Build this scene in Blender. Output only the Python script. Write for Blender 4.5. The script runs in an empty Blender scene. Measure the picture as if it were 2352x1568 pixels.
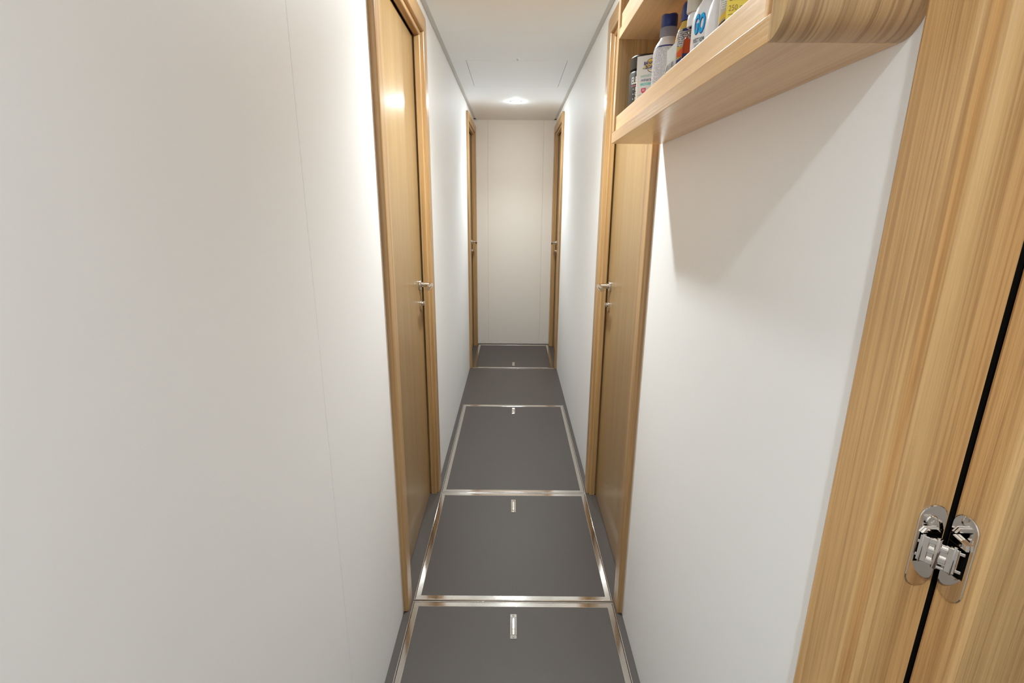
import bpy, bmesh, math, random
from mathutils import Vector, Matrix
random.seed(7)
sc = bpy.context.scene
COL = sc.collection
PI = math.pi

# ------------------------------------------------------------------ materials
def new_mat(name):
    m = bpy.data.materials.new(name); m.use_nodes = True
    nt = m.node_tree; b = nt.nodes['Principled BSDF']
    return m, nt, b
def setp(b, **k):
    for n, v in k.items():
        n = n.replace('_', ' ')
        if n in b.inputs: b.inputs[n].default_value = v
def plain(name, col, rough=0.5, metal=0.0, spec=0.5, coat=0.0, noise=0.03, nscale=20.0, bump=0.0, **kw):
    m, nt, b = new_mat(name)
    setp(b, Roughness=rough, Metallic=metal, Coat_Weight=coat)
    b.inputs['Specular IOR Level'].default_value = spec
    tc = nt.nodes.new('ShaderNodeTexCoord'); ns = nt.nodes.new('ShaderNodeTexNoise')
    ns.inputs['Scale'].default_value = nscale; ns.inputs['Detail'].default_value = 4
    nt.links.new(tc.outputs['Object'], ns.inputs['Vector'])
    mx = nt.nodes.new('ShaderNodeMix'); mx.data_type = 'RGBA'
    mx.inputs[6].default_value = (*[c*(1-noise) for c in col], 1)
    mx.inputs[7].default_value = (*[min(1, c*(1+noise)) for c in col], 1)
    nt.links.new(ns.outputs['Fac'], mx.inputs[0]); nt.links.new(mx.outputs[2], b.inputs['Base Color'])
    if bump:
        bp = nt.nodes.new('ShaderNodeBump'); bp.inputs['Strength'].default_value = bump; bp.inputs['Distance'].default_value = 0.001
        nt.links.new(ns.outputs['Fac'], bp.inputs['Height']); nt.links.new(bp.outputs['Normal'], b.inputs['Normal'])
    for k, v in kw.items():
        b.inputs[k.replace('_', ' ')].default_value = v
    return m
def wood(name, axis, rough=0.33, tone=1.0, contrast=1.0, fine=1.0, bump=0.25, coat=0.0, base=(0.575, 0.372, 0.165), wts=(.30, .45, .25), wav=.25):
    across_axes = [q for q in range(3) if q != axis] if axis < 3 else [0]
    m, nt, b = new_mat(name)
    tc = nt.nodes.new('ShaderNodeTexCoord')
    def chain(across, along, detail, rgh):
        mp = nt.nodes.new('ShaderNodeMapping')
        s = [across if q in across_axes else along for q in range(3)]
        mp.inputs['Scale'].default_value = s
        nt.links.new(tc.outputs['Object'], mp.inputs['Vector'])
        n = nt.nodes.new('ShaderNodeTexNoise'); n.inputs['Scale'].default_value = 1.0
        n.inputs['Detail'].default_value = detail; n.inputs['Roughness'].default_value = rgh
        n.inputs['Distortion'].default_value = wav
        nt.links.new(mp.outputs['Vector'], n.inputs['Vector'])
        return n
    n1 = chain(220*fine, 3.0, 3, 0.6)      # fine pores
    n2 = chain(42*fine, 0.9, 3, 0.5)       # growth bands
    n3 = chain(6, 0.6, 2, 0.5)             # broad tone drift
    def rng(n, lo, hi):
        r = nt.nodes.new('ShaderNodeMapRange'); r.inputs['From Min'].default_value = lo; r.inputs['From Max'].default_value = hi
        nt.links.new(n.outputs['Fac'], r.inputs['Value']); return r
    r1, r2, r3 = rng(n1, .38, .62), rng(n2, .35, .65), rng(n3, .3, .7)
    def mth(op, a, bv):
        q = nt.nodes.new('ShaderNodeMath'); q.operation = op
        for i, v in ((0, a), (1, bv)):
            if isinstance(v, (int, float)): q.inputs[i].default_value = v
            else: nt.links.new(v, q.inputs[i])
        return q.outputs[0]
    s = mth('ADD', mth('MULTIPLY', r1.outputs[0], wts[0]), mth('ADD', mth('MULTIPLY', r2.outputs[0], wts[1]), mth('MULTIPLY', r3.outputs[0], wts[2])))
    cr = nt.nodes.new('ShaderNodeValToRGB'); e = cr.color_ramp.elements
    def c(k, g): return (base[0]*k*tone, base[1]*k*tone*g, base[2]*k*tone*g*g, 1)
    e[0].position = 0.12; e[0].color = c(1-.34*contrast, .93)
    e[1].position = 0.88; e[1].color = c(1+.20*contrast, 1.04)
    mid = e.new(0.5); mid.color = c(1.0, 1.0)
    nt.links.new(s, cr.inputs['Fac']); nt.links.new(cr.outputs['Color'], b.inputs['Base Color'])
    setp(b, Roughness=rough, Coat_Weight=coat, Coat_Roughness=0.19)
    b.inputs['Specular IOR Level'].default_value = 0.5
    bp = nt.nodes.new('ShaderNodeBump'); bp.inputs['Strength'].default_value = bump; bp.inputs['Distance'].default_value = 0.0006
    nt.links.new(r1.outputs[0], bp.inputs['Height']); nt.links.new(bp.outputs['Normal'], b.inputs['Normal'])
    return m
WALL = plain('wall_panel', (0.90, 0.892, 0.88), rough=0.58, spec=0.22, noise=0.015, nscale=2.0)
ENDW = plain('end_wall_panel', (0.905, 0.855, 0.785), rough=0.5, spec=0.3, noise=0.015, nscale=2.0)
CEIL = plain('ceiling_panel', (0.91, 0.925, 0.935), rough=0.75, spec=0.15, noise=0.01, nscale=2.0)
GREY = plain('grey_edge_strip', (0.66, 0.65, 0.62), rough=0.6)
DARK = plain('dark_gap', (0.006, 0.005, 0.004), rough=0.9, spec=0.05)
FLOOR = plain('dark_grey_vinyl', (0.086, 0.072, 0.064), rough=0.42, spec=0.4, noise=0.10, nscale=420, bump=0.25)
PANEL = plain('dark_grey_vinyl_lid', (0.079, 0.067, 0.060), rough=0.42, spec=0.4, noise=0.10, nscale=420, bump=0.25)
W_LEAF = wood('oak_veneer_door', 2, rough=0.30, tone=0.63, contrast=0.35, bump=0.40, coat=0.28, base=(.575, .360, .148))
W_FRAME = wood('oak_frame', 2, base=(.575, .345, .145), rough=0.34, tone=0.80, contrast=0.9, bump=0.3, coat=0.15)
W_HEAD = wood('oak_frame_horizontal', 1, base=(.575, .345, .145), rough=0.34, tone=0.80, contrast=0.9, bump=0.3)
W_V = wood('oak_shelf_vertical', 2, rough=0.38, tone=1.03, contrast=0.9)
W_H_LIT = wood('oak_shelf_horizontal_lit', 1, rough=0.40, tone=1.62, contrast=0.35, bump=0.12, base=(.575, .395, .215))  # lighter oak copy; lamplight on the rail is put into its tone
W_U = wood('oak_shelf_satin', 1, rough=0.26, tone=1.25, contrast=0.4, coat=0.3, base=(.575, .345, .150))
W_N = wood('oak_near_frame', 2, rough=0.36, tone=1.07, contrast=0.72, fine=1.0, bump=0.3, base=(.575, .340, .142), wts=(.55, .30, .15), wav=.6)
W_E = wood('oak_shelf_end', 3, rough=0.36, tone=0.95, contrast=1.0, bump=0.4, fine=.9, base=(.575, .365, .185), wts=(.60, .28, .12), wav=.5)
STEEL = plain('polished_steel', (0.80, 0.77, 0.73), rough=0.09, metal=1.0, noise=0.02, nscale=300)
def scratched():
    m, nt, b = new_mat('scratched_polished_steel')
    setp(b, Metallic=1.0)
    b.inputs['Base Color'].default_value = (0.80, 0.76, 0.71, 1)
    tc = nt.nodes.new('ShaderNodeTexCoord'); mp = nt.nodes.new('ShaderNodeMapping'); mp.inputs['Scale'].default_value = (120, 900, 1); mp.inputs['Rotation'].default_value = (0, 0, .7)
    n = nt.nodes.new('ShaderNodeTexNoise'); n.inputs['Scale'].default_value = 1; n.inputs['Detail'].default_value = 5
    nt.links.new(tc.outputs['Object'], mp.inputs['Vector']); nt.links.new(mp.outputs['Vector'], n.inputs['Vector'])
    r = nt.nodes.new('ShaderNodeMapRange'); r.inputs['From Min'].default_value = .55; r.inputs['From Max'].default_value = .8
    r.inputs['To Min'].default_value = .10; r.inputs['To Max'].default_value = .34
    nt.links.new(n.outputs['Fac'], r.inputs['Value']); nt.links.new(r.outputs[0], b.inputs['Roughness'])
    return m
TRIMS = scratched()
CHROME = plain('chrome', (0.74, 0.70, 0.66), rough=0.045, metal=1.0, noise=0.0)
SATIN = plain('brushed_steel', (0.72, 0.68, 0.62), rough=0.25, metal=1.0)
BLACK = plain('black_plastic', (0.018, 0.016, 0.015), rough=0.35)
def emis(name, col, st):
    m, nt, b = new_mat(name); setp(b, Base_Color=(1, 1, 1, 1), Roughness=.4)
    b.inputs['Emission Color'].default_value = (*col, 1); b.inputs['Emission Strength'].default_value = st
    return m

# ------------------------------------------------------------------ helpers
MW = {}
def tag(o, label=None, cat=None, group=None, kind=None):
    if label: o['label'] = label
    if cat: o['category'] = cat
    if group: o['group'] = group
    if kind: o['kind'] = kind
    return o
def empty(name, loc, rotz=0.0, parent=None):
    o = bpy.data.objects.new(name, None); COL.objects.link(o)
    o.empty_display_size = 0.05
    M = Matrix.Translation(loc) @ Matrix.Rotation(rotz, 4, 'Z')
    MW[o] = M
    if parent: o.parent = parent; M = MW[parent].inverted() @ M
    o.matrix_basis = M
    return o
def obj(name, bm, mat, parent=None, local=False, smooth=False, origin=None):
    """bm in world coordinates (or in the parent's frame when local)"""
    bmesh.ops.recalc_face_normals(bm, faces=bm.faces)
    if parent is not None:
        P = MW[parent]
        O = P if origin is None else Matrix.Translation(P.to_3x3() @ Vector(origin) + P.translation) @ P.to_3x3().to_4x4()
        if local:
            if origin is not None: bm.transform(Matrix.Translation(-Vector(origin)))
        else: bm.transform(O.inverted())
    else:
        if origin is None:
            xs = [v.co for v in bm.verts]
            origin = (sum(v.x for v in xs)/len(xs), sum(v.y for v in xs)/len(xs), min(v.z for v in xs))
        O = Matrix.Translation(origin); bm.transform(O.inverted())
    me = bpy.data.meshes.new(name); bm.to_mesh(me); bm.free()
    if smooth:
        me.polygons.foreach_set('use_smooth', [True]*len(me.polygons))
        try: me.set_sharp_from_angle(angle=math.radians(35))
        except Exception: pass
    mats = mat if isinstance(mat, (list, tuple)) else [mat]
    for q in mats: me.materials.append(q)
    o = bpy.data.objects.new(name, me); COL.objects.link(o)
    MW[o] = O
    if parent is not None:
        o.parent = parent; o.matrix_basis = MW[parent].inverted() @ O
    else: o.matrix_basis = O
    return o
def box(bm, x0, x1, y0, y1, z0, z1, bev=0.0, seg=2):
    b2 = bmesh.new()
    r = bmesh.ops.create_cube(b2, size=1.0)
    for v in b2.verts:
        v.co = Vector(((x0+x1)/2+v.co.x*(x1-x0), (y0+y1)/2+v.co.y*(y1-y0), (z0+z1)/2+v.co.z*(z1-z0)))
    if bev: bmesh.ops.bevel(b2, geom=list(b2.edges), offset=bev, segments=seg, affect='EDGES', profile=.5, clamp_overlap=True)
    merge(bm, b2); return bm
def merge(bm, b2, M=None, mi=0):
    if M is not None: b2.transform(M)
    vm = {v: bm.verts.new(v.co) for v in b2.verts}
    for f in b2.faces:
        try:
            nf = bm.faces.new([vm[v] for v in f.verts]); nf.material_index = mi or f.material_index
        except ValueError: pass
    b2.free(); return bm
def prism(bm, pts, axis, a, b, bev=0.0):
    """extrude a closed 2-D outline; axis = extrusion axis (0,1,2); pts in the other two axes in order"""
    b2 = bmesh.new()
    def P(u, v, w):
        return {0: (w, u, v), 1: (u, w, v), 2: (u, v, w)}[axis]
    A = [b2.verts.new(P(u, v, a)) for u, v in pts]; B = [b2.verts.new(P(u, v, b)) for u, v in pts]
    b2.faces.new(A); b2.faces.new(B[::-1])
    n = len(pts)
    for i in range(n): b2.faces.new([A[i], A[(i+1) % n], B[(i+1) % n], B[i]])
    bmesh.ops.recalc_face_normals(b2, faces=b2.faces)
    if bev:
        caps = [e for e in b2.edges if (e.verts[0] in A) == (e.verts[1] in A)]
        bmesh.ops.bevel(b2, geom=caps, offset=bev, segments=2, affect='EDGES', profile=.5)
    merge(bm, b2); return bm
def lathe(bm, prof, M=Matrix(), n=32, ex=1.0, ey=1.0, cap=True):
    """prof: list of (r, z); spun round z; ex, ey squash"""
    b2 = bmesh.new(); rings = []
    for r, z in prof:
        rings.append([b2.verts.new((max(r, 1e-5)*ex*math.cos(2*PI*i/n), max(r, 1e-5)*ey*math.sin(2*PI*i/n), z)) for i in range(n)])
    for a, b in zip(rings, rings[1:]):
        for i in range(n): b2.faces.new([a[i], a[(i+1) % n], b[(i+1) % n], b[i]])
    if cap: b2.faces.new(rings[0][::-1]); b2.faces.new(rings[-1])
    merge(bm, b2, M); return bm
def cyl(bm, p0, p1, r, n=20, bev=0.0):
    p0, p1 = Vector(p0), Vector(p1); d = p1-p0; L = d.length
    M = Matrix.Translation(p0) @ d.to_track_quat('Z', 'Y').to_matrix().to_4x4()
    pr = [(0, 0), (r, 0), (r, L), (0, L)] if not bev else [(0, 0), (r-bev, 0), (r-bev*.3, bev*.3), (r, bev), (r, L-bev), (r-bev*.3, L-bev*.3), (r-bev, L), (0, L)]
    lathe(bm, pr, M, n, cap=False); return bm
def tube(bm, pts, r, n=16):
    pts = [Vector(p) for p in pts]; b2 = bmesh.new(); rings = []
    up = Vector((0, 0, 1))
    for i, p in enumerate(pts):
        d = (pts[min(i+1, len(pts)-1)]-pts[max(i-1, 0)]).normalized()
        s = d.cross(up); s = s.normalized() if s.length > 1e-4 else Vector((1, 0, 0)); t = s.cross(d)
        rings.append([b2.verts.new(p+s*(r*math.cos(2*PI*k/n))+t*(r*math.sin(2*PI*k/n))) for k in range(n)])
    for a, b in zip(rings, rings[1:]):
        for i in range(n): b2.faces.new([a[i], a[(i+1) % n], b[(i+1) % n], b[i]])
    b2.faces.new(rings[0][::-1]); b2.faces.new(rings[-1]); merge(bm, b2); return bm
def arc(cx, cy, r, a0, a1, n):
    return [(cx+r*math.cos(math.radians(a0+(a1-a0)*i/n)), cy+r*math.sin(math.radians(a0+(a1-a0)*i/n))) for i in range(n+1)]

# ------------------------------------------------------------------ the place (metres)
XL, XR, ZC, YE = -0.354, 0.371, 2.04, 4.70
YB = -1.6
D1 = (1.352, 2.125); D2 = (3.925, 4.698); D5 = (-0.34, 0.489)
ZD = 1.985                                                # top of the door casings
REC = 0.018
def wall_with_holes(name, x0, x1, holes, y0, y1, label):
    bm = bmesh.new(); cur = y0
    for a, b in sorted(holes):
        box(bm, x0, x1, cur, a+REC, 0, ZC+.03); box(bm, x0, x1, a+REC, b-REC, ZD-REC, ZC+.03); cur = b-REC
    if cur < y1: box(bm, x0, x1, cur, y1, 0, ZC+.03)
    return bm
# left wall has a panel joint at y = 0.872: a fine vertical groove
bm = wall_with_holes('l', XL-.055, XL, [D1, D2], 0.8728, YE+.05, '')
box(bm, XL-.055, XL+.0004, YB, 0.8710, 0, ZC+.03, bev=.0010, seg=2)
box(bm, XL-.055, XL-.003, 0.8710, 0.8728, 0, ZC+.03)
tag(obj('wall_left', bm, WALL), kind='structure')
bm = wall_with_holes('r', XR, XR+.055, [D5, D1, D2], YB, YE+.05, '')
tag(obj('wall_right', bm, WALL), kind='structure')
# end wall: three panels with fine joints
bm = bmesh.new()
ys = [XL-.055, -.2335, .2635, XR+.055]
for a, b in zip(ys, ys[1:]):
    box(bm, a+.0012, b-.0012, YE, YE+.03, 0.004, ZC+.03, bev=.0012, seg=2)
box(bm, XL-.055, XR+.055, YE+.006, YE+.05, 0, ZC+.03)
tag(obj('wall_end', bm, ENDW), kind='structure')
# floor
bm = bmesh.new(); box(bm, -0.45, 1.9, YB, YE+.05, -.05, 0)
tag(obj('floor', bm, FLOOR), kind='structure')
# ceiling slabs with thin joints, ending 20 mm short of the walls
CX0, CX1 = XL+.021, XR-.021
AP = (-.254, .276, 2.878, 3.455)
bm = bmesh.new()
js = [YB, 2.44, AP[2], AP[3], YE]
for i, (a, b) in enumerate(zip(js, js[1:])):
    if i == 2:
        box(bm, CX0, AP[0]-.0015, a+.0006, b-.0006, ZC, ZC+.012, bev=.0005, seg=1)
        box(bm, AP[1]+.0015, CX1, a+.0006, b-.0006, ZC, ZC+.012, bev=.0005, seg=1)
    else:
        box(bm, CX0, CX1, a+(.0006 if i else 0), b-(.0006 if i < 3 else 0), ZC, ZC+.012, bev=.0005, seg=1)
box(bm, XL-.02, XR+.02, YB, YE+.05, ZC+.014, ZC+.04)
tag(obj('ceiling', bm, CEIL), kind='structure')
# shadow-gap strips along both ceiling edges; they stop short of the end wall
for nm, a, b in (('trim_1', XL, CX0), ('trim_2', CX1, XR)):
    bm = bmesh.new(); box(bm, a+.0005, b-.0005, YB, YE-.05, ZC+.005, ZC+.0135)
    tag(obj(nm, bm, GREY), kind='structure')
    bm = bmesh.new(); box(bm, a+.0005, b-.0005, YE-.0495, YE-.0005, ZC+.0065, ZC+.0138)  # dark block, its colour stands in for shade in the open gap end
    tag(obj('gap_end_shade_1' if nm == 'trim_1' else 'gap_end_shade_2', bm, DARK), kind='structure')
# dark seal lines where the walls meet the floor
# room beyond the open door on the right
bm = bmesh.new(); box(bm, 1.85, 1.9, YB, .9, 0, ZC+.03)
tag(obj('wall_cabin', bm, WALL), kind='structure')
bm = bmesh.new(); box(bm, XR+.0551, 1.85, .85, .9, 0, ZC+.03)
tag(obj('wall_cabin_end', bm, WALL), kind='structure')
bm = bmesh.new(); box(bm, XR+.0551, 1.85, YB, .85, ZC, ZC+.03)
tag(obj('ceiling_cabin', bm, CEIL), kind='structure')

# access panel in the ceiling
t = empty('ceiling_access_panel', ((AP[0]+AP[1])/2, (AP[2]+AP[3])/2, ZC))
bm = bmesh.new(); box(bm, AP[0]+.001, AP[1]-.001, AP[2]+.0016, AP[3]-.0012, ZC, ZC+.012, bev=.0005, seg=1)
obj('panel', bm, CEIL, t)
tag(t, 'flush pale rectangular access panel in the corridor ceiling', 'access panel')
# tiny catch by the near edge of that panel
t = empty('ceiling_catch', (.0135, 2.842, ZC))
bm = bmesh.new(); lathe(bm, [(0, 0), (.012, 0), (.0125, -.001), (.0105, -.0025), (0, -.0025)], Matrix.Translation((.0135, 2.842, ZC)), 24, cap=False); obj('base', bm, CEIL, t)
bm = bmesh.new(); box(bm, .0105, .0165, 2.832, 2.838, ZC-.010, ZC-.002, bev=.0008); box(bm, .0115, .0195, 2.846, 2.850, ZC-.007, ZC-.002, bev=.0008); obj('pin', bm, SATIN, t)['label'] = 'dark metal pin'
tag(t, 'tiny metal catch on the ceiling beside the access panel', 'catch')

# ------------------------------------------------------------------ downlights
LENSES = [emis('lamp_lens_'+n, (.86, 0.955, 1.0), v) for n, v in (('far', 290.0), ('doors', 650.0), ('near', 340.0), ('rear', 60.0))]
LAMPS = [(.0115, 3.91), (.0115, 1.675), (.0115, -.24), (.0115, -1.35)]
def downlight(x, y, label, lens, beam=30.0):
    t = empty('downlight', (x, y, ZC))
    M = Matrix.Translation((x, y, ZC))
    bm = bmesh.new()
    lathe(bm, [(.040, .0), (.040, -.0015), (.038, -.003), (.034, -.003), (.033, -.0005), (.033, .0), (.040, .0)], M, 40, cap=False)
    obj('ring', bm, plainring, t, smooth=True)
    bm = bmesh.new(); lathe(bm, [(0, -.0115), (.008, -.0111), (.016, -.0099), (.023, -.0078), (.028, -.0052), (.0315, -.0025), (.0325, -.0010), (.0325, -.0002), (0, -.0002)], M, 40, cap=False)
    obj('lens', bm, lens, t)
    tag(t, label, 'ceiling light')
    L = bpy.data.lights.new('downlight_beam', 'SPOT'); L.energy = beam; L.color = (.86, .955, 1.0); L.spot_size = math.radians(125); L.spot_blend = 1.0; L.shadow_soft_size = .03
    o = bpy.data.objects.new('downlight_beam', L); COL.objects.link(o); o.parent = t; o.location = (0, 0, -.019)
    return t
plainring = plain('white_ring', (0.8, 0.79, 0.77), rough=0.3)
downlight(*LAMPS[0], 'small round lit downlight set in the corridor ceiling before the end wall', LENSES[0], 30.0)
downlight(*LAMPS[1], 'round ceiling downlight above the nearest pair of closed doors', LENSES[1], 37.0)
downlight(*LAMPS[2], 'round ceiling downlight overhead by the open door on the right', LENSES[2], 20.0)
downlight(*LAMPS[3], 'round ceiling downlight behind the viewpoint', LENSES[3], 4.0)

# ------------------------------------------------------------------ doors
# casing profile: (u = distance in from the outer edge, n = height proud of the wall)
PROF = [(0, 0), (0, .0125), (.0013, .0157), (.0045, .017), (.0560, .017), (.0588, .0158), (.060, .013), (.060, .004),
        (.0705, .004), (.0735, .0025), (.075, 0), (.075, -.0185), (.064, -.0185), (.064, -.042), (REC+.0005, -.042), (REC+.0005, 0)]
PROF5 = [(0, 0), (0, .0125), (.0013, .0157), (.0045, .017), (.0560, .017), (.0588, .0158), (.060, .013), (.060, .005),
         (.0690, .0045), (.0712, .0030), (.0730, .0000), (.0742, -.004), (.0748, -.009), (.075, -.016), (.075, -.0475), (.060, -.0475), (.060, -.0545), (REC+.0005, -.0545), (REC+.0005, 0)]
def casing(side, Y, prof, matv, math_, parent):
    """U-shaped casing swept round the opening; side +1 = left wall, -1 = right wall"""
    Y0, Y1 = Y; X0 = XL if side > 0 else XR
    r = .022; NS = 6
    def path(u):
        pts = [(Y0+u, 0.0015)]
        for corner in (0, 1):
            cy = Y0+r if corner == 0 else Y1-r
            for k in range(NS+1):
                a = PI - (PI/2)*k/NS if corner == 0 else PI/2-(PI/2)*k/NS
                if u < r: pts.append((cy+(r-u)*math.cos(a), ZD-r+(r-u)*math.sin(a)))
                else: pts.append((Y0+u if corner == 0 else Y1-u, ZD-u))
        pts.append((Y1-u, 0.0015)); return pts
    paths = [path(u) for u, n in prof]; L = len(paths[0])
    bm = bmesh.new(); V = []
    for (u, n), p in zip(prof, paths):
        V.append([bm.verts.new((X0+side*n, y, z)) for y, z in p])
    m = len(prof)
    for i in range(m):
        for k in range(L-1):
            f = bm.faces.new([V[i][k], V[(i+1) % m][k], V[(i+1) % m][k+1], V[i][k+1]])
            f.material_index = 1 if (NS+1 <= k < NS+2) else 0
    bm.faces.new([V[i][0] for i in range(m)]); bm.faces.new([V[i][-1] for i in range(m)][::-1])
    bmesh.ops.remove_doubles(bm, verts=bm.verts, dist=1e-6)
    bmesh.ops.dissolve_degenerate(bm, edges=bm.edges, dist=1e-6)
    return obj('frame', bm, [matv, math_], parent)
def handle_set(side, yh, parent, Xleaf):
    def P(n, y, z): return (Xleaf+side*n, y, z)
    R = Matrix(((0, 0, side, 0), (1, 0, 0, 0), (0, 1, 0, 0), (0, 0, 0, 1)))  # local z -> normal, local x -> y, local y -> z
    def at(y, z): return Matrix.Translation((Xleaf, y, z)) @ R
    zh = .994
    # lever handle > rose, lever
    bm = bmesh.new(); lathe(bm, [(0, 0.0003), (.0215, .0003), (.0220, .0015), (.0220, .0060), (.0210, .0078), (.0185, .0085), (.0100, .0085), (0, .0085)], at(yh, zh), 36, ex=.80, cap=False)
    h = obj('door_handle', bm, CHROME, parent, smooth=True)
    bm = bmesh.new()
    cyl(bm, P(.0080, yh, zh+.002), P(.0190, yh, zh+.002), .0105, 24, .001)
    pts = [P(.015, yh, zh+.002), P(.030, yh, zh+.002), P(.040, yh, zh+.002), P(.0455, yh-.002, zh+.002), P(.0485, yh-.007, zh+.002), P(.0495, yh-.014, zh+.0015), P(.0495, yh-.050, zh+.0005), P(.049, yh-.088, zh)]
    tube(bm, pts, .0090, 20)
    o = obj('lever', bm, CHROME, h, smooth=True)
    # thumb turn > knob
    zl = .908
    bm = bmesh.new(); lathe(bm, [(0, 0.0003), (.0215, .0003), (.0220, .0012), (.0220, .0050), (.0205, .0065), (0, .0065)], at(yh+.004, zl), 36, ex=.72, cap=False)
    k = obj('thumb_turn', bm, CHROME, parent, smooth=True)
    bm = bmesh.new(); cyl(bm, P(.0062, yh+.004, zl+.010), P(.0125, yh+.004, zl+.010), .0078, 24, .0012)
    box(bm, *sorted((Xleaf+side*.008, Xleaf+side*.0185)), yh+.0025, yh+.0055, zl+.001, zl+.019, bev=.001)
    obj('knob', bm, CHROME, k, smooth=True)
def closed_door(name, side, Y):
    X0 = XL if side > 0 else XR
    Xleaf = X0 - side*.0245
    t = empty(name, (Xleaf, (Y[0]+Y[1])/2, 0))
    bm = bmesh.new()
    a, b = Y[0]+.0795, Y[1]-.0795
    box(bm, *sorted((Xleaf, Xleaf-side*.034)), a, b, .006, ZD-.0795, bev=.0012)
    obj('door_leaf', bm, W_LEAF, t)
    bm = bmesh.new()      # dark strips, coloured as the shade in the gap round the leaf
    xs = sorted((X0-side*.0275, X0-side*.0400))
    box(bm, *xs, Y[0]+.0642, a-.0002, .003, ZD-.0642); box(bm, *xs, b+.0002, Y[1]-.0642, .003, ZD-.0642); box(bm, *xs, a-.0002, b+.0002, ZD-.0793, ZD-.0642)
    obj('gap_shade', bm, DARK, t)['label'] = 'dark strip standing in for gap shade'
    casing(side, Y, PROF, W_FRAME, W_HEAD, t)
    handle_set(side, Y[0]+.638, t, Xleaf)
    tag(t, kind='structure')
    return t
closed_door('door_1', 1, D1); closed_door('door_2', -1, D1)
closed_door('door_3', 1, D2); closed_door('door_4', -1, D2)

# near right door, standing open into the cabin
t5 = empty('door_5', (.421, .40, 0))
casing(-1, D5, PROF5, W_N, W_HEAD, t5)
bm = bmesh.new()
pts = [(.421, .4085), (.4217, .4108)] + [(.424, .411), (1.115, .411), (1.115, .372), (.4265, .372)] + arc(.4265, .3775, .0055, 270, 180, 5)[1:]
prism(bm, pts, 2, .006, ZD-.08)
obj('door_leaf', bm, W_N, t5)
bm = bmesh.new(); box(bm, .4187, .430, .4142, .4165, .003, ZD-.076)  # black strip added as the shadow between jamb and leaf
obj('gap_shade', bm, DARK, t5)['label'] = 'dark strip standing in for gap shade'

# concealed hinge: two round-ended plates, one let into the jamb, one into the leaf edge
HZ = .9855
def stadium(hw, hh, n=14):
    return [(hw*math.cos(PI*i/n), hh-hw+hw*math.sin(PI*i/n)) for i in range(n+1)] + [(hw*math.cos(PI+PI*i/n), -(hh-hw)+hw*math.sin(PI+PI*i/n)) for i in range(n+1)]
def plate_bm(hw, hh, th, M, hole=None):
    bm = bmesh.new(); P = stadium(hw, hh)
    b2 = bmesh.new()
    bot = [b2.verts.new((x, y, -.0004)) for x, y in P]; mid = [b2.verts.new((x, y, th*.6)) for x, y in P]
    k = (hw-.0006)/hw; top = [b2.verts.new((x*k, y*(hh-.0006)/hh, th)) for x, y in P]
    n = len(P)
    for A, B in ((bot, mid), (mid, top)):
        for i in range(n): b2.faces.new([A[i], A[(i+1) % n], B[(i+1) % n], B[i]])
    if hole:
        hx, hy = hole; H = [(hx, hy), (-hx, hy), (-hx, -hy), (hx, -hy)]
        hv = [b2.verts.new((x, y, th)) for x, y in H]; hb = [b2.verts.new((x, y, -.0003)) for x, y in H]
        # ring between the plate outline and the pocket opening
        half = n//2
        b2.faces.new([top[i] for i in range(0, half)]+[hv[1], hv[0]])
        b2.faces.new([top[i] for i in range(half, n)]+[hv[3], hv[2]])
        b2.faces.new([top[half-1], top[half], hv[2], hv[1]])
        b2.faces.new([top[n-1], top[0], hv[0], hv[3]])
        for i in range(4): b2.faces.new([hv[i], hv[(i+1) % 4], hb[(i+1) % 4], hb[i]])
    else: b2.faces.new(top)
    merge(bm, b2, M); return bm
# jamb frame: local x -> world X, y -> Z, z -> -Y
MJ = Matrix.Translation((.4035, .4140, HZ)) @ Matrix(((1, 0, 0, 0), (0, 0, -1, 0), (0, 1, 0, 0), (0, 0, 0, 1)))
ML = Matrix.Translation((.4210, .3965, HZ-.0015)) @ Matrix(((0, 0, -1, 0), (1, 0, 0, 0), (0, 1, 0, 0), (0, 0, 0, 1)))
hg = obj('hinge', plate_bm(.0133, .0452, .0014, MJ, (.0098, .0165)), CHROME, t5)
hg['label'] = 'chrome concealed hinge'
obj('leaf_plate', plate_bm(.0133, .0452, .0014, ML, (.0098, .0165)), CHROME, hg)
bm = bmesh.new()
b2 = bmesh.new(); box(b2, -.0097, .0097, -.0164, .0164, .0001, .0003); merge(bm, b2, MJ)
b2 = bmesh.new(); box(b2, -.0097, .0097, -.0164, .0164, .0001, .0003); merge(bm, b2, ML)
obj('pocket', bm, DARK, hg)['label'] = 'dark hinge pockets'
bm = bmesh.new()
# linking arms: interleaved fingers on a pin, spanning from the jamb pocket to the leaf pocket
e_ = Vector((.69, -.724, 0)); n_ = Vector((-.724, -.69, 0)); o_ = Vector((.3965, .4150, HZ))
MA = Matrix(((e_.x, 0, n_.x, o_.x), (e_.y, 0, n_.y, o_.y), (0, 1, 0, o_.z), (0, 0, 0, 1)))
def lb(bm, x0, x1, z0, z1, d0, d1, bev=.0006):
    b2 = bmesh.new(); box(b2, x0, x1, z0, z1, d0, d1, bev); merge(bm, b2, MA)
bm = bmesh.new()
lb(bm, .0010, .0085, -.0135, .0140, .0005, .0035); lb(bm, .0080, .0165, .0085, .0140, .0008, .0038); lb(bm, .0080, .0165, -.0020, .0030, .0008, .0038); lb(bm, .0080, .0165, -.0135, -.0085, .0008, .0038)
lb(bm, .0030, .0310, -.0115, .0105, -.0006, .0012); lb(bm, -.0030, .0020, -.0105, -.0070, -.001, .0020); lb(bm, -.0030, .0020, .0040, .0075, -.001, .0020)
obj('jamb_arm', bm, CHROME, hg)
bm = bmesh.new()
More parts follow.
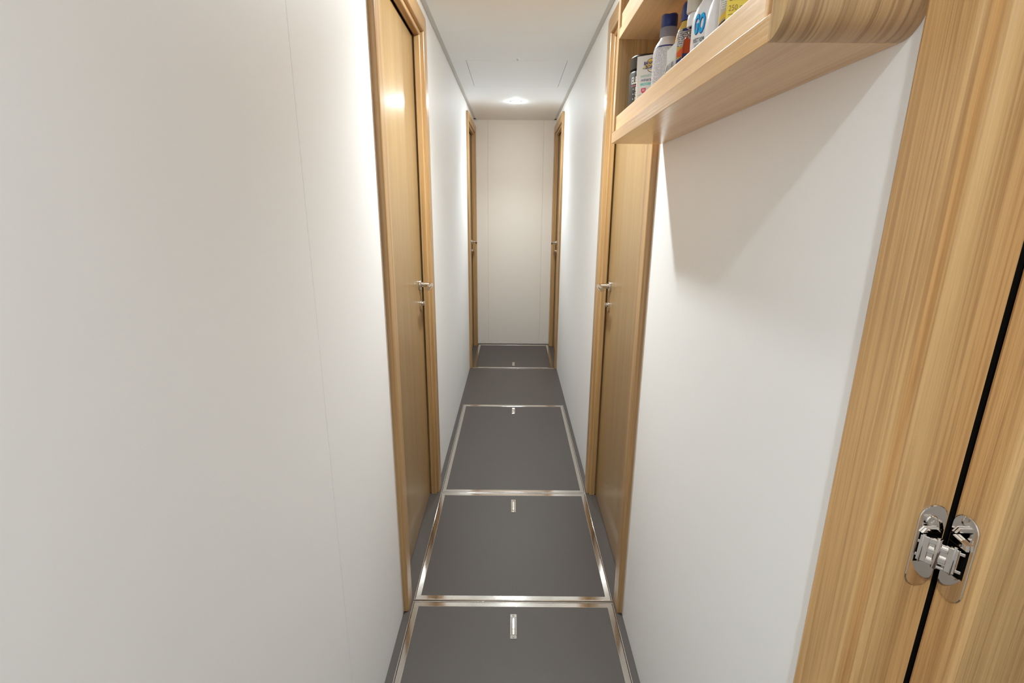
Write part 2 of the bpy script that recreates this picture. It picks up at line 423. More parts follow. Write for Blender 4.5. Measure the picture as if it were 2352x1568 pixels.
lb(bm, .0225, .0300, -.0150, .0115, .0005, .0035); lb(bm, .0140, .0228, .0035, .0080, .0006, .0036); lb(bm, .0140, .0228, -.0080, -.0025, .0006, .0036); lb(bm, .0150, .0228, -.0150, -.0120, .0006, .0036)
lb(bm, .0290, .0345, -.0130, -.0095, -.001, .0020); lb(bm, .0290, .0345, .0060, .0095, -.001, .0020)
obj('leaf_arm', bm, CHROME, hg)
bm = bmesh.new()
for x, z0, z1, r in ((.0150, -.0158, .0155, .0024), (.0035, -.0150, .0155, .0016), (.0270, -.0165, .0130, .0016)):
    a0 = MA @ Vector((x, z0, .0022)); a1 = MA @ Vector((x, z1, .0022)); cyl(bm, a0, a1, r, 16, .0005)
obj('pin', bm, CHROME, hg, smooth=True)
bm = bmesh.new()
b2 = bmesh.new(); prism(b2, [(-.0095, .0165), (.0095, .0165), (.0060, .0215), (-.0060, .0215)], 2, .0013, .0040, bev=.0006); merge(bm, b2, MJ)
b2 = bmesh.new(); prism(b2, [(-.0095, .0150), (.0095, .0150), (.0065, .0225), (-.0085, .0205)], 2, .0013, .0050, bev=.0006); merge(bm, b2, ML)
b2 = bmesh.new(); prism(b2, [(-.0075, -.0165), (.0085, -.0165), (.0060, -.0200), (-.0040, -.0200)], 2, .0013, .0030, bev=.0006); merge(bm, b2, ML)
obj('bracket', bm, CHROME, hg)
bm = bmesh.new(); b2 = bmesh.new()
lathe(b2, [(0, .0013), (.0014, .0013), (.0018, .0021), (.0048, .0024), (.0056, .0018), (.0058, .0013)], Matrix.Translation((-.001, .0285, 0)), 24, cap=False); merge(bm, b2, MJ)
obj('screw', bm, CHROME, hg, smooth=True)

# ------------------------------------------------------------------ floor hatches
HX0, HX1 = -.331, .350
def hatch(y0, y1, yplate, label):
    t = empty('floor_hatch', ((HX0+HX1)/2, (y0+y1)/2, 0))
    def ring(a, b, z0, z1, bev, x0=HX0, x1=HX1, Y0=y0, Y1=y1):
        bm = bmesh.new()
        # mitred picture-frame strip between inset a and inset b
        o = [(x0+a, Y0+a), (x1-a, Y0+a), (x1-a, Y1-a), (x0+a, Y1-a)]; i = [(x0+b, Y0+b), (x1-b, Y0+b), (x1-b, Y1-b), (x0+b, Y1-b)]
        prof = [(0, z0), (0, z1-bev), (bev*.3, z1-bev*.3), (bev, z1), (b-a-bev, z1), (b-a-bev*.3, z1-bev*.3), (b-a, z1-bev), (b-a, z0)]
        V = []
        for u, z in prof:
            s = a+u; V.append([bm.verts.new(p) for p in ((x0+s, Y0+s, z), (x1-s, Y0+s, z), (x1-s, Y1-s, z), (x0+s, Y1-s, z))])
        m = len(prof)
        for q in range(m):
            for k in range(4): bm.faces.new([V[q][k], V[q][(k+1) % 4], V[(q+1) % m][(k+1) % 4], V[(q+1) % m][k]])
        return bm
    obj('rim', ring(0, .0040, .0002, .0045, .0017), STEEL, t, smooth=True)
    obj('gap', ring(.0040, .0052, .0002, .0006, .0001), DARK, t)
    obj('edge_trim', ring(.0052, .0225, .0002, .0034, .0006), TRIMS, t)
    bm = bmesh.new(); box(bm, HX0+.0225, HX1-.0225, y0+.0225, y1-.0225, .0002, .0030, bev=.0004, seg=1)
    obj('lid_panel', bm, PANEL, t)['label'] = 'dark grey vinyl lid'
    # recessed lifting plate
    cx = .0107; hh = .048; z = .0031
    bm = bmesh.new()
    box(bm, cx-.0105, cx+.0105, yplate-hh, yplate-.034, z, z+.0016, bev=.0005); box(bm, cx-.0105, cx+.0105, yplate+.034, yplate+hh, z, z+.0016, bev=.0005)
    box(bm, cx-.0105, cx-.0050, yplate-.036, yplate+.036, z, z+.0016, bev=.0005); box(bm, cx+.0050, cx+.0105, yplate-.036, yplate+.036, z, z+.0016, bev=.0005)
    p = obj('lift_plate', bm, STEEL, t)
    bm = bmesh.new(); box(bm, cx-.0052, cx+.0052, yplate-.0345, yplate+.0345, z-.0001, z+.0002)
    obj('pull_recess', bm, DARK, p)['label'] = 'dark slot'
    bm = bmesh.new(); box(bm, cx-.0042, cx+.0042, yplate-.010, yplate+.033, z+.0002, z+.0012, bev=.0004); box(bm, cx-.0042, cx+.0042, yplate-.032, yplate-.0115, z+.0002, z+.0016, bev=.0006)
    obj('pull_tongue', bm, SATIN, p)
    for s in (-1, 1):
        bm = bmesh.new(); lathe(bm, [(0, .0004), (.0010, .0004), (.0014, .0012), (.0036, .0010), (.0040, 0)], Matrix.Translation((cx, yplate+s*.0415, z+.0016)), 20, cap=False)
        obj('screw', bm, CHROME, p, smooth=True)
    tag(t, label, 'floor hatch', None)
hatch(.70, 1.395, 1.292, 'nearest grey floor hatch, cut off by the bottom edge of the photo')
hatch(1.3985, 2.0600, 1.955, 'steel-edged grey floor hatch between the nearest pair of closed doors')
hatch(2.0635, 3.132, 3.035, 'longest steel-edged grey floor hatch, just past the nearest pair of closed doors')
hatch(3.935, 4.662, 4.045, 'farthest steel-edged floor hatch, against the end wall')

# ------------------------------------------------------------------ wall shelf unit
SX, SY0, SY1, SZ = .243, .505, 1.322, 1.455
sh = empty('wall_shelf', (.307, (SY0+SY1)/2, SZ))
bm = bmesh.new(); box(bm, SX, XR-.0005, .5352, SY1, SZ, SZ+.025, bev=.0008)
obj('bottom_panel', bm, W_U, sh)
bm = bmesh.new(); pts = [(.535, SZ+.0002), (.535, 2.0), (.505, 2.0)] + arc(.535, SZ+.030, .030, 180, 262, 10)
prism(bm, pts, 0, SX, XR-.0005, bev=.0006)
ep = obj('end_panel', bm, [W_E, W_V], sh, smooth=True); ep['label'] = 'rounded near end panel'
for f in ep.data.polygons:
    if f.normal.x < -.9: f.material_index = 1
bm = bmesh.new(); box(bm, SX, XR-.0005, 1.2975, SY1, SZ+.0255, 2.0, bev=.0008)
obj('end_panel', bm, W_V, sh)
bm = bmesh.new(); box(bm, SX+.0035, SX+.0135, .5555, 1.297, SZ+.0252, 1.5135, bev=.0012)
obj('rail', bm, W_H_LIT, sh)['label'] = 'lower retaining rail'
bm = bmesh.new(); box(bm, SX+.0138, SX+.022, .5354, .5600, SZ+.0255, 1.6795)
obj('stile', bm, W_N, sh)
bm = bmesh.new(); box(bm, SX, XR-.006, .5354, 1.297, 1.680, 1.700, bev=.0008)
us = obj('upper_board', bm, W_H_LIT, sh)
bm = bmesh.new(); box(bm, SX+.0035, SX+.0135, .5555, 1.297, 1.7003, 1.733, bev=.0012)
obj('rail', bm, W_H_LIT, sh)['label'] = 'upper retaining rail'
bm = bmesh.new(); box(bm, XR-.0055, XR-.0006, .5354, 1.297, SZ+.0255, 1.98)
obj('back_panel', bm, W_V, sh)
bm = bmesh.new(); box(bm, SX, XR-.0005, .5354, 1.297, 1.9805, 2.0)
obj('top_panel', bm, W_H_LIT, sh)
tag(sh, 'open oak wall shelf with retaining rails, high on the right wall', 'shelf')

# ------------------------------------------------------------------ toiletries on the shelf
ZS = SZ+.0255
def text_bm(s, size, shear=0.0, bold=0.0, align='CENTER'):
    cu = bpy.data.curves.new('t', 'FONT'); cu.body = s; cu.size = size; cu.align_x = align; cu.align_y = 'CENTER'
    cu.shear = shear; cu.offset = bold; cu.resolution_u = 3
    o = bpy.data.objects.new('t', cu); COL.objects.link(o)
    dg = bpy.context.evaluated_depsgraph_get(); me = bpy.data.meshes.new_from_object(o.evaluated_get(dg))
    bm = bmesh.new(); bm.from_mesh(me)
    bpy.data.objects.remove(o); bpy.data.curves.remove(cu); bpy.data.meshes.remove(me)
    bmesh.ops.triangulate(bm, faces=bm.faces)
    return bm
def wrapf(rx, ry, lift=.0003):
    """maps flat (x, z) to the front (-y) of an elliptical body of radii rx, ry"""
    def f(x, z, l=0.0):
        r = (rx+ry)/2; a = x/r if rx == ry else math.asin(max(-1, min(1, x/rx)))
        return Vector(((rx+lift+l)*math.sin(a), -(ry+lift+l)*math.cos(a), z))
    return f
def flatf(y0, lift=.0003):
    return lambda x, z, l=0.0: Vector((x, -y0-lift-l, z))
def put_text(name, s, size, x, z, F, mat, parent, shear=0.0, bold=0.0, sx=1.0, align='CENTER', lift=.0001):
    bm = text_bm(s, size, shear, bold, align)
    bmesh.ops.subdivide_edges(bm, edges=[e for e in bm.edges if e.calc_length() > .003], cuts=1, use_grid_fill=False)
    bmesh.ops.triangulate(bm, faces=bm.faces)
    for v in bm.verts: v.co = F(v.co.x*sx+x, v.co.y+z, lift)
    return obj(name, bm, mat, parent, local=True)
def patch(name, x0, x1, z0, z1, F, mat, parent, top=None, bot=None, lift=0.0, n=16, m=1):
    """label patch; top(x), bot(x) give curved edges"""
    bm = bmesh.new(); V = []
    for i in range(n+1):
        x = x0+(x1-x0)*i/n; a = bot(x) if bot else z0; b = top(x) if top else z1
        V.append([bm.verts.new(F(x, a+(b-a)*j/m, lift)) for j in range(m+1)])
    for i in range(n):
        for j in range(m): bm.faces.new([V[i][j], V[i+1][j], V[i+1][j+1], V[i][j+1]])
    return obj(name, bm, mat, parent, local=True, smooth=True)
def shape_patch(name, pts, F, mat, parent, lift=0.0):
    bm = bmesh.new(); bm.faces.new([bm.verts.new((x, z, 0)) for x, z in pts]); bmesh.ops.triangulate(bm, faces=bm.faces)
    for _ in range(2): bmesh.ops.subdivide_edges(bm, edges=[e for e in bm.edges if e.calc_length() > .003], cuts=1)
    bmesh.ops.triangulate(bm, faces=bm.faces)
    for v in bm.verts: v.co = F(v.co.x, v.co.y, lift)
    return obj(name, bm, mat, parent, local=True)
def fine_print(name, base, ink, pitch, fill=.5):
    """rows of unreadable small print across a label"""
    m, nt, b = new_mat(name); setp(b, Roughness=.35)
    tc = nt.nodes.new('ShaderNodeTexCoord'); sp = nt.nodes.new('ShaderNodeSeparateXYZ'); nt.links.new(tc.outputs['Object'], sp.inputs[0])
    def M(op, a, c=None):
        q = nt.nodes.new('ShaderNodeMath'); q.operation = op
        for i, v in ((0, a), (1, c)):
            if v is None: continue
            if isinstance(v, (int, float)): q.inputs[i].default_value = v
            else: nt.links.new(v, q.inputs[i])
        return q.outputs[0]
    zz = M('DIVIDE', sp.outputs['Z'], pitch)
    row = M('LESS_THAN', M('FRACT', zz), fill)
    cb = nt.nodes.new('ShaderNodeCombineXYZ'); nt.links.new(M('MULTIPLY', sp.outputs['X'], 900.0), cb.inputs[0]); nt.links.new(M('MULTIPLY', M('FLOOR', zz), 7.3), cb.inputs[2])
    ns = nt.nodes.new('ShaderNodeTexNoise'); ns.inputs['Scale'].default_value = 1; ns.inputs['Detail'].default_value = 1; nt.links.new(cb.outputs[0], ns.inputs['Vector'])
    ch = M('GREATER_THAN', ns.outputs['Fac'], .44)
    cb2 = nt.nodes.new('ShaderNodeCombineXYZ'); nt.links.new(M('MULTIPLY', M('FLOOR', zz), 3.7), cb2.inputs[2])
    n2 = nt.nodes.new('ShaderNodeTexNoise'); n2.inputs['Scale'].default_value = 1; nt.links.new(cb2.outputs[0], n2.inputs['Vector'])
    sk = M('GREATER_THAN', n2.outputs['Fac'], .36)
    fac = M('MULTIPLY', M('MULTIPLY', row, ch), sk)
    mx = nt.nodes.new('ShaderNodeMix'); mx.data_type = 'RGBA'; mx.inputs[6].default_value = (*base, 1); mx.inputs[7].default_value = (*ink, 1)
    nt.links.new(fac, mx.inputs[0]); nt.links.new(mx.outputs[2], b.inputs['Base Color'])
    return m
WHITE = plain('white_plastic', (0.82, 0.82, 0.84), rough=0.28, noise=0.01)
OFFW = plain('cream_white_plastic', (0.80, 0.79, 0.76), rough=0.35, noise=0.01)
NAVY = plain('navy_plastic', (0.010, 0.030, 0.175), rough=0.28)
INKN = plain('navy_ink', (0.035, 0.045, 0.20), rough=0.5)
INKK = plain('black_ink', (0.03, 0.03, 0.035), rough=0.5)
INKG = plain('grey_ink', (0.28, 0.29, 0.32), rough=0.5)
INKW = plain('white_ink', (0.85, 0.84, 0.82), rough=0.5)
PINK = plain('pink_ink', (0.75, 0.22, 0.26), rough=0.5)
RED = plain('rose_red_ink', (0.72, 0.07, 0.16), rough=0.5)
TEAL = plain('teal_ink', (0.25, 0.66, 0.60), rough=0.5)
TEALT = plain('teal_text_ink', (0.22, 0.50, 0.46), rough=0.5)
YEL = plain('yellow_ink', (0.90, 0.62, 0.08), rough=0.4)
YELB = plain('yellow_card', (0.93, 0.70, 0.07), rough=0.4)
GOLD = plain('gold_plastic', (0.66, 0.46, 0.10), rough=0.3)
ORNG = plain('orange_ink', (0.85, 0.13, 0.03), rough=0.35)
BLUE = plain('blue_ink', (0.03, 0.06, 0.26), rough=0.3)
CYAN = plain('bright_blue_ink', (0.005, 0.42, 0.86), rough=0.35)
GRN = plain('leaf_green', (0.26, 0.46, 0.06), rough=0.35)
GRNC = plain('pale_green_cap', (0.30, 0.44, 0.12), rough=0.35)
TAUPE = plain('taupe_cap', (0.58, 0.52, 0.44), rough=0.3)
GREYF = plain('pale_grey_tube', (0.62, 0.63, 0.61), rough=0.25, coat=.5)
def clear_mat():
    m, nt, b = new_mat('clear_plastic'); setp(b, Base_Color=(.93, .93, .96, 1), Roughness=.06)
    b.inputs['Transmission Weight'].default_value = 1.0; b.inputs['IOR'].default_value = 1.07
    return m
CLEAR = clear_mat()
FROST = clear_mat(); FROST.name = 'frosted_plastic'; FROST.node_tree.nodes['Principled BSDF'].inputs['Roughness'].default_value = .35
FROST.node_tree.nodes['Principled BSDF'].inputs['Base Color'].default_value = (.55, .58, .72, 1); FROST.node_tree.nodes['Principled BSDF'].inputs['Transmission Weight'].default_value = .6
PRINT_BLUE = fine_print('blue_small_print', (.80, .80, .83), (.22, .24, .40), .0023, .36)
PRINT_BLK = fine_print('black_small_print', (.66, .62, .60), (.10, .09, .14), .0034, .45)
PRINT_GREY = fine_print('grey_small_print', (.80, .79, .77), (.40, .38, .38), .0026, .4)
SWIRL = plain('pearl_tube', (0.66, 0.62, 0.54), rough=.3)
def face_cam(x, y, extra=0.0):
    """rotation about z that turns local -y towards the corridor centre near the viewpoint"""
    d = Vector((-x, -y)); return math.atan2(d.y, d.x)+PI/2+extra
def item(name, x, y, label, cat, extra=0.0):
    t = empty(name, (x, y, ZS), face_cam(x, y, extra)); tag(t, label, cat); return t
def body(name, prof, mat, t, ex=1.0, ey=1.0, n=40):
    bm = bmesh.new(); lathe(bm, prof, Matrix(), n, ex, ey, cap=False); return obj(name, bm, mat, t, local=True, smooth=True)

# 1 black jar with ribbed lid
t = item('supplement_jar', .3020, 1.2500, 'black lidded jar with white lettering, at the far end of the shelf', 'jar', -.30)
R = .0385
body('jar_body', [(0, 0), (R-.003, 0), (R, .003), (R, .1130), (R-.002, .1170), (R-.007, .1195), (0, .1195)], plain('black_label', (.035, .032, .030), rough=.38), t)
bm = bmesh.new(); NR = 90
b2 = bmesh.new(); rings = []
for r0, z in ((R-.0065, .1200), (R-.0050, .1200), (R-.0010, .1220), (R-.0010, .1460), (R-.003, .1485), (.001, .1490)):
    rings.append([b2.verts.new(((r0-(.00025 if i % 2 and .121 < z < .147 else 0))*math.cos(2*PI*i/NR), (r0-(.00025 if i % 2 and .121 < z < .147 else 0))*math.sin(2*PI*i/NR), z)) for i in range(NR)])
for a, b in zip(rings, rings[1:]):
    for i in range(NR): b2.faces.new([a[i], a[(i+1) % NR], b[(i+1) % NR], b[i]])
b2.faces.new(rings[-1]); merge(bm, b2)
obj('lid', bm, BLACK, t, local=True)
F = wrapf(R, R)
put_text('lettering', 'ELE', .0195, -.0265, .0965, F, INKW, t, bold=.0006, sx=.62, align='LEFT')
patch('underline', -.0265, .030, .0855, .0870, F, PINK, t, lift=.0001)
for k, s in enumerate(('• BO', '• 0 A', '• B V')):
    put_text('lettering', s, .0105, -.0205, .0790-k*.0102, F, INKW, t, align='LEFT', bold=.0001)
shape_patch('drop_mark', [(-.014, .0505)]+[(-.014+.0045*math.cos(a), .0390+.0048*math.sin(a)) for a in [math.radians(q) for q in range(30, -211, -20)]], F, INKW, t, lift=.0001)

# helper: squeeze tube standing on its cap, crimped at the top
def squeeze_tube(t, w, h, mat, capmat, d=.013, caph=.022, taper=.0):
    bm = bmesh.new(); b2 = bmesh.new(); rings = []; n = 36
    for k in range(13):
        s = k/12; z = caph+(h-.008-caph)*s
        ry = d*(1-s)**.75+.0009; rx = w*(.90+.10*s) - taper*(1-s)
        rings.append([b2.verts.new((rx*math.cos(2*PI*i/n), ry*math.sin(2*PI*i/n), z)) for i in range(n)])
    rings.append([b2.verts.new((w*math.cos(2*PI*i/n), .0008*(1 if math.sin(2*PI*i/n) >= 0 else -1), h)) for i in range(n)])
    for a, b in zip(rings, rings[1:]):
        for i in range(n): b2.faces.new([a[i], a[(i+1) % n], b[(i+1) % n], b[i]])
    b2.faces.new(rings[0][::-1]); b2.faces.new(rings[-1]); merge(bm, b2)
    o = obj('tube_body', bm, mat, t, local=True, smooth=True)
    body('cap', [(0, 0), (w*.80, 0), (w*.86, .002), (w*.90, caph-.001), (0, caph-.0005)], capmat, t, 1.0, d/w*1.05)
    def F(x, z, l=0.0):
        s = max(0, min(1, (z-caph)/(h-.008-caph))); rx = w*(.90+.10*s)-taper*(1-s); ry = d*(1-s)**.75+.0009
        return Vector((x, -(ry*math.sqrt(max(0, 1-(x/rx)**2))+.0004+l), z))
    return F
# 2 white sunscreen tube
t = item('sunscreen_tube', .2915, 1.1900, 'white squeeze tube with yellow sun badge, leaning beside the black jar', 'tube', -.36)
F = squeeze_tube(t, .0280, .1385, OFFW, plain('blue_cap', (.05, .12, .42), rough=.35))
DX = .0035; DZ = .0160
sun = [(DX+.004+.0145*math.cos(math.radians(a)), DZ+.1035+.0125*math.sin(math.radians(a))) for a in range(-8, 189, 14)]
shape_patch('sun_badge', [(DX+.0205, DZ+.0975)]+sun+[(DX-.0165, DZ+.0960), (DX-.009, DZ+.0945)], F, INKN, t, lift=.0001)
sun2 = [(DX+.004+.0133*math.cos(math.radians(a)), DZ+.1033+.0115*math.sin(math.radians(a))) for a in range(-8, 189, 14)]
shape_patch('sun_badge', [(DX+.0195, DZ+.0983)]+sun2+[(DX-.0148, DZ+.0968), (DX-.009, DZ+.0955)], F, YEL, t, lift=.0003)
shape_patch('boat_mark', [(DX-.006, DZ+.0935), (DX+.014, DZ+.0938), (DX+.012, DZ+.0885), (DX+.004, DZ+.0865), (DX-.001, DZ+.0885)], F, INKN, t, lift=.0001)
shape_patch('boat_mark', [(DX-.004, DZ+.0928), (DX+.013, DZ+.0930), (DX+.011, DZ+.0892), (DX+.004, DZ+.0876), (DX+.000, DZ+.0894)], F, plain('pale_yellow_ink', (.85, .78, .45)), t, lift=.0003)
put_text('lettering', 'BANANA', .0095, -.0110, DZ+.1060, F, INKN, t, bold=.0003, sx=.80, align='LEFT', lift=.0006)
put_text('lettering', 'BOAT', .0095, -.0060, DZ+.0980, F, INKN, t, bold=.0003, sx=.80, align='LEFT', lift=.0006)
put_text('lettering', 'sensitive', .0092, -.0165, .0975, F, TEALT, t, shear=.25, align='LEFT', lift=.0002)
put_text('lettering', 'mineral', .0100, -.0140, .0890, F, INKN, t, sx=.85, align='LEFT', lift=.0002)
patch('teal_band', -.0145, .0155, .0780, .0830, F, TEAL, t, lift=.0001)
put_text('lettering', 'faces', .0050, -.002, .0805, F, INKW, t, lift=.0004)
shape_patch('shield_mark', [(-.0115, .0725), (-.0005, .0725), (-.0010, .0655), (-.006, .0615), (-.0110, .0655)], F, RED, t, lift=.0001)
put_text('lettering', '50', .0062, -.0060, .0682, F, INKW, t, lift=.0004, bold=.0001)
put_text('lettering', 'HYPOALLERGENIC', .0038, -.0180, .0588, F, INKG, t, lift=.0003, align='LEFT')

# 3 white spray can with navy actuator
t = item('spray_bottle', .2975, 1.080, 'white spray bottle covered in fine print, navy cap under a clear collar', 'bottle')
R = .0262
body('bottle_body', [(0, 0), (R-.003, 0), (R, .003), (R, .108), (R-.0008, .116), (R-.0035, .124), (R-.0075, .131), (R-.0108, .135), (R-.0112, .138), (0, .138)], WHITE, t)
F = wrapf(R, R)
def FS(x, z, l=0.0):
    z2 = z; k = 0
    for (r0, z0), (r1, z1) in zip([(R, 0), (R, .108), (R-.0008, .116), (R-.0035, .124), (R-.0075, .131)], [(R, .108), (R-.0008, .116), (R-.0035, .124), (R-.0075, .131), (R-.0108, .135)]):
        if z0 <= z <= z1: k = r0+(r1-r0)*(z-z0)/(z1-z0)
    k = k or R; a = x/R
    return Vector(((k+.0004+l)*math.sin(a), -(k+.0004+l)*math.cos(a), z))
patch('label', -.037, .021, .012, .122, FS, PRINT_BLUE, t, n=24, m=14)['label'] = 'label with rows of small blue print'
patch('label_bar', -.030, .017, .1185, .1210, FS, INKN, t, lift=.0002, n=20)
patch('label_panel', .003, .0168, .1085, .1180, FS, OFFW, t, lift=.0002, n=8, m=3)
body('collar', [(0, .1385), (.0150, .1385), (.0163, .141), (.0163, .1530), (.0150, .1550), (0, .1550)], FROST, t)['label'] = 'cloudy clear plastic collar'
bm = bmesh.new(); b2 = bmesh.new(); rings = []; n = 36
for rr, z, tilt in ((.0135, .1555, 0), (.0152, .158, 0), (.0155, .1665, .0), (.0152, .1735, .0022), (.0130, .1760, .0024), (.006, .1755, .001), (.0002, .1752, 0)):
    rings.append([b2.verts.new((rr*math.cos(2*PI*i/n), rr*math.sin(2*PI*i/n), z+tilt*abs(math.cos(2*PI*i/n)+.1)*1.2)) for i in range(n)])
for a, b in zip(rings, rings[1:]):
    for i in range(n): b2.faces.new([a[i], a[(i+1) % n], b[(i+1) % n], b[i]])
b2.faces.new(rings[0][::-1]); merge(bm, b2); obj('cap', bm, NAVY, t, local=True, smooth=True)['label'] = 'navy blue cap'

# 4 small pale grey tube in front, leaning
t = item('ointment_tube', .2670, .9400, 'small glossy pale grey tube with dark print, against the shelf rail', 'tube'); t.matrix_basis = MW[t] = Matrix.Translation((.2670, .9400, ZS)) @ Matrix.Rotation(-PI/2, 4, 'Z')
F = squeeze_tube(t, .0275, .0850, GREYF, WHITE, d=.0070, caph=.012)
patch('dark_print', -.0235, .0235, .0490, .0570, F, fine_print('dense_dark_print', (.60, .61, .60), (.08, .08, .09), .0200, .9), t, lift=.0002)
patch('grey_print', -.0130, .0150, .0370, .0440, F, fine_print('dense_grey_print', (.60, .61, .60), (.25, .26, .27), .0200, .9), t, lift=.0002)

# 5 yellow and blue flattened spray
t = item('sunscreen_spray', .3150, .9950, 'flattened yellow spray bottle with navy domed cap and an orange band', 'bottle')
RX, RY = .0285, .0165
prof = [(0, 0), (.90, 0), (.97, .003), (1, .008), (1, .090), (.985, .102), (.94, .113), (.86, .123), (.76, .131), (.66, .137), (.64, .1400), (0, .1402)]
body('bottle_body', [(max(r, .0001)*RX, z) for r, z in prof], GOLD, t, 1.0, RY/RX)
def FO(x, z, l=0.0):
    k = 1.0
    pr = prof[3:-1]
    for (r0, z0), (r1, z1) in zip(pr, pr[1:]):
        if z0 <= z <= z1: k = r0+(r1-r0)*(z-z0)/(z1-z0+1e-9)
    xx = max(-.999, min(.999, x/(RX*k)))
    return Vector((x*1.01, -(RY*k*math.sqrt(1-xx*xx)+.0004+l), z))
patch('label', -.0235, .0235, .098, .118, FO, PRINT_BLK, t, n=20, m=10, top=lambda x: .1275-.35*max(0, abs(x)-.012), bot=lambda x: .098)['label'] = 'pale label with small dark print'
patch('label_bar', -.0155, .0170, .122, .1265, FO, NAVY, t, lift=.0003, n=12)
bm = bmesh.new(); lathe(bm, [(.0040, 0), (.0047, 0), (.0047, .0001), (.0040, .0001), (.0040, 0)], Matrix(), 24, cap=False)
for v in bm.verts:
    x, y = v.co.x-.010, v.co.y+.1150; v.co = FO(x, y, .0004)
obj('seal_mark', bm, INKK, t, local=True)
patch('orange_band', -.0275, .0275, .060, .080, FO, ORNG, t, lift=.0003, n=24, m=4, top=lambda x: .1030-18*(x-.006)**2, bot=lambda x: .0815)['label'] = 'orange band'
patch('blue_band', -.0275, .0275, .010, .060, FO, BLUE, t, lift=.0004, n=24, m=6, top=lambda x: .0850-10*(x-.008)**2, bot=lambda x: .010)['label'] = 'blue lower band'
put_text('lettering', 'lora', .0160, -.006, .0735, FO, INKW, t, shear=.35, bold=.0003, sx=.85, lift=.0008)
body('cap', [(0, .1405), (.0190, .1405), (.0200, .142), (.0202, .156), (.0190, .164), (.0160, .170), (.0105, .1735), (0, .1745)], NAVY, t, 1.0, .78)['label'] = 'navy domed cap'
bm = bmesh.new(); cyl(bm, (-.003, -.0152, .160), (-.003, -.0165, .160), .0026, 20); obj('cap_stud', bm, INKG, t, local=True)

# 6 clear pump bottle with taupe overcap
t = item('pump_bottle', .2925, .9100, 'clear plastic pump bottle with a taupe overcap, between the yellow spray and the blue-lettered bottle', 'bottle')
body('bottle_body', [(0, 0), (.0150, 0), (.0165, .002), (.0165, .078), (.0155, .086), (.0110, .093), (.0088, .098), (.0088, .104), (0, .104)], CLEAR, t)['label'] = 'clear plastic body'
body('collar', [(0, .1042), (.0125, .1042), (.0128, .106), (.0128, .1145), (.0118, .120), (.0095, .1240), (0, .1240)], WHITE, t)
body('overcap', [(0, .1242), (.0140, .1242), (.0148, .126), (.0148, .1500), (.0138, .1565), (.0105, .1620), (.0050, .1650), (0, .1655)], TAUPE, t, 1.0, .8)
bm = bmesh.new(); cyl(bm, (0, 0, .004), (.001, 0, .100), .0015, 12); obj('dip_tube', bm, WHITE, t, local=True)

# 7 insect repellent
t = item('repellent_bottle', .3000, .8620, 'white bottle with big blue letters and a pale green cap', 'bottle', -.05)
R = .0265
body('bottle_body', [(0, 0), (R-.003, 0), (R, .003), (R, .093), (R-.0006, .100), (R-.0025, .108), (R-.0060, .116), (R-.0105, .123), (R-.0125, .1265), (0, .1265)], WHITE, t)
F = wrapf(R, R)
def big_letters(lift, b, mat, dx, dz):
    put_text('lettering', 'GO', .0350, -.0250+dx, .0880+dz, F, mat, t, shear=.18, bold=b, sx=.33, lift=lift, align='LEFT')
big_letters(.0001, .0019, INKN, .0008, -.0006); big_letters(.0004, .0013, CYAN, 0, 0)
put_text('lettering', 'INSECT REPELLENT', .0080, -.0245, .0670, F, INKK, t, sx=.42, align='LEFT', bold=.0001)
put_text('lettering', 'WITH DEET', .0085, -.0215, .0590, F, INKG, t, sx=.52, align='LEFT')
bm = bmesh.new(); lathe(bm, [(.0095, 0), (.0102, 0), (.0102, .0001), (.0095, .0001), (.0095, 0)], Matrix(), 36, cap=False)
for v in bm.verts: v.co = F(v.co.x*.8-.010, v.co.y+.0420, .0002)
obj('round_mark', bm, GRN, t, local=True)
patch('green_band', -.030, .030, .006, .028, F, GRN, t, n=24, m=3, top=lambda x: .0360-.0045*math.cos(x*90), bot=lambda x: .006)
body('cap', [(0, .1268), (.0150, .1268), (.0155, .129), (.0150, .158), (.0140, .163), (.0110, .166), (0, .167)], GRNC, t)['label'] = 'pale green cap'

# 8 plain white bottle
t = item('lotion_bottle', .3010, .8080, 'plain white rounded bottle showing a green spot low on its side', 'bottle')
R = .0250
body('bottle_body', [(0, 0), (R-.003, 0), (R, .003), (R, .076), (R-.0012, .088), (R-.004, .100), (R-.009, .113), (R-.0135, .122), (R-.0145, .126), (0, .126)], WHITE, t)
F = wrapf(R, R)
patch('green_spot', -.030, -.012, .020, .040, F, GRN, t, n=12, m=3, top=lambda x: .0470-45*(x+.018)**2, bot=lambda x: .018)
body('cap', [(0, .1262), (.0125, .1262), (.0130, .128), (.0126, .155), (.0105, .160), (0, .161)], WHITE, t)

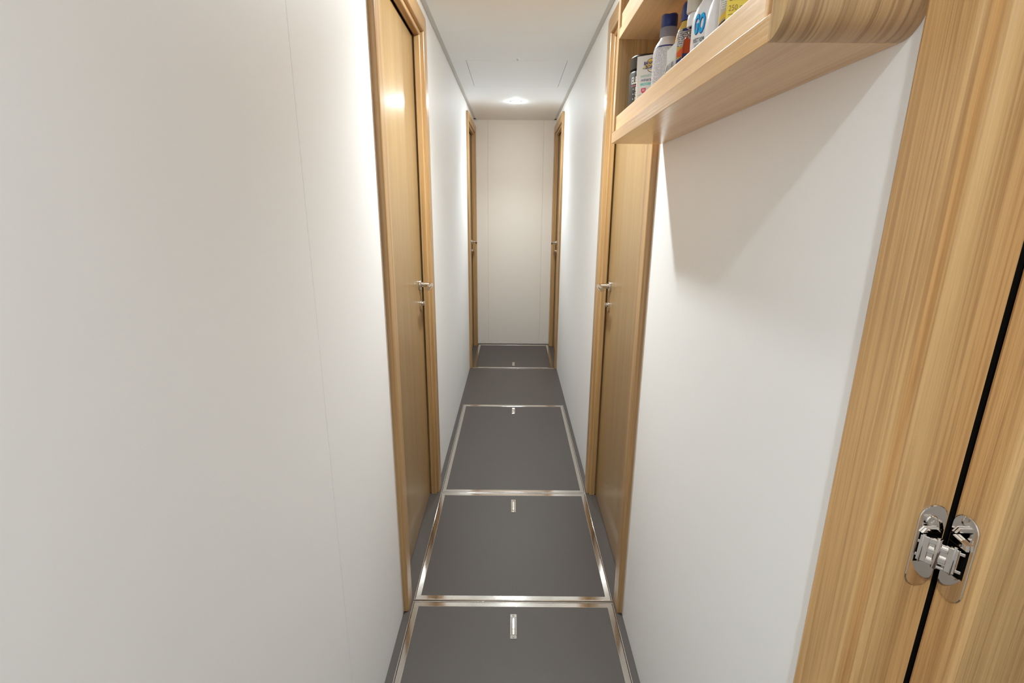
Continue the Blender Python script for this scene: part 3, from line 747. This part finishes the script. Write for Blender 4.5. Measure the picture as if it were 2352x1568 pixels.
# 9 patterned pouch
t = item('cream_tube', .2865, .7420, 'pearly white tube with gold arc and brown stripes beside the yellow carton', 'tube', -.15)
F = squeeze_tube(t, .0180, .1350, SWIRL, WHITE, d=.0120, caph=.016)
patch('label', -.0150, .0150, .072, .118, F, PRINT_GREY, t, n=14, m=8, bot=lambda x: .074)['label'] = 'white label with fine print'
patch('gold_arc', -.0160, .0160, .046, .056, F, YEL, t, n=16, lift=.0002, top=lambda x: .0735-26*(x-.004)**2, bot=lambda x: .0655-22*(x-.004)**2)
BRNI = plain('brown_ink', (.16, .10, .05))
for k in range(4):
    patch('brown_stripe', -.0155, .0155, 0, 0, F, BRNI, t, n=14, lift=.0002, top=lambda x, k=k: .0625-k*.0040-20*(x-.003)**2, bot=lambda x, k=k: .0605-k*.0040-22*(x-.003)**2)

# 10 yellow medicine carton
t = item('medicine_carton', .2815, .6720, 'bright yellow medicine carton lettered 250 mg, at the near end of the shelf', 'carton', -.12)
bm = bmesh.new(); box(bm, -.0270, .0270, -.0100, .0100, 0, .1050, bev=.0006)
obj('carton_body', bm, YELB, t, local=True)
F = flatf(.0100)
BRN = plain('brown_lettering', (.30, .19, .03))
put_text('lettering', '250 mg', .0085, -.0245, .0505, F, BRN, t, align='LEFT', sx=.8)
put_text('lettering', 'Lo', .0100, -.0245, .0615, F, BRN, t, align='LEFT', sx=.8)
patch('rule_line', -.0245, -.010, .0438, .0446, F, BRN, t, lift=.0001)

# ------------------------------------------------------------------ world, camera, render view
w = bpy.data.worlds.new('world'); sc.world = w; w.use_nodes = True
bg = w.node_tree.nodes['Background']; bg.inputs[0].default_value = (.97, .985, 1.0, 1); bg.inputs[1].default_value = 0.25
yaw, pitch, roll, f = 8.02771017e-04, 2.64694959e-01, 7.77755938e-03, 1135.68112
cy, sy, cp, sp, cr, sr = math.cos(yaw), math.sin(yaw), math.cos(pitch), math.sin(pitch), math.cos(roll), math.sin(roll)
fw = Vector((-sy*cp, cy*cp, -sp)); rt = Vector((cy, sy, 0)); up = rt.cross(fw)
r2 = rt*cr+up*sr; u2 = -rt*sr+up*cr
cam = bpy.data.cameras.new('camera'); co = bpy.data.objects.new('camera', cam); COL.objects.link(co)
M = Matrix((r2, u2, -fw)).transposed().to_4x4(); M.translation = (0, 0, 1.30)
co.matrix_world = M
cam.sensor_fit = 'HORIZONTAL'; cam.sensor_width = 36; cam.lens = f*36/2352; cam.clip_start = .01
sc.camera = co
sc.view_settings.view_transform = 'Standard'; sc.view_settings.look = 'None'
sc.view_settings.exposure = 0.68; sc.view_settings.gamma = 1.0; sc.view_settings.use_curve_mapping = False
sc.cycles.diffuse_bounces = 8; sc.cycles.max_bounces = 14; sc.cycles.sample_clamp_indirect = 6.0
sc.cycles.caustics_reflective = False
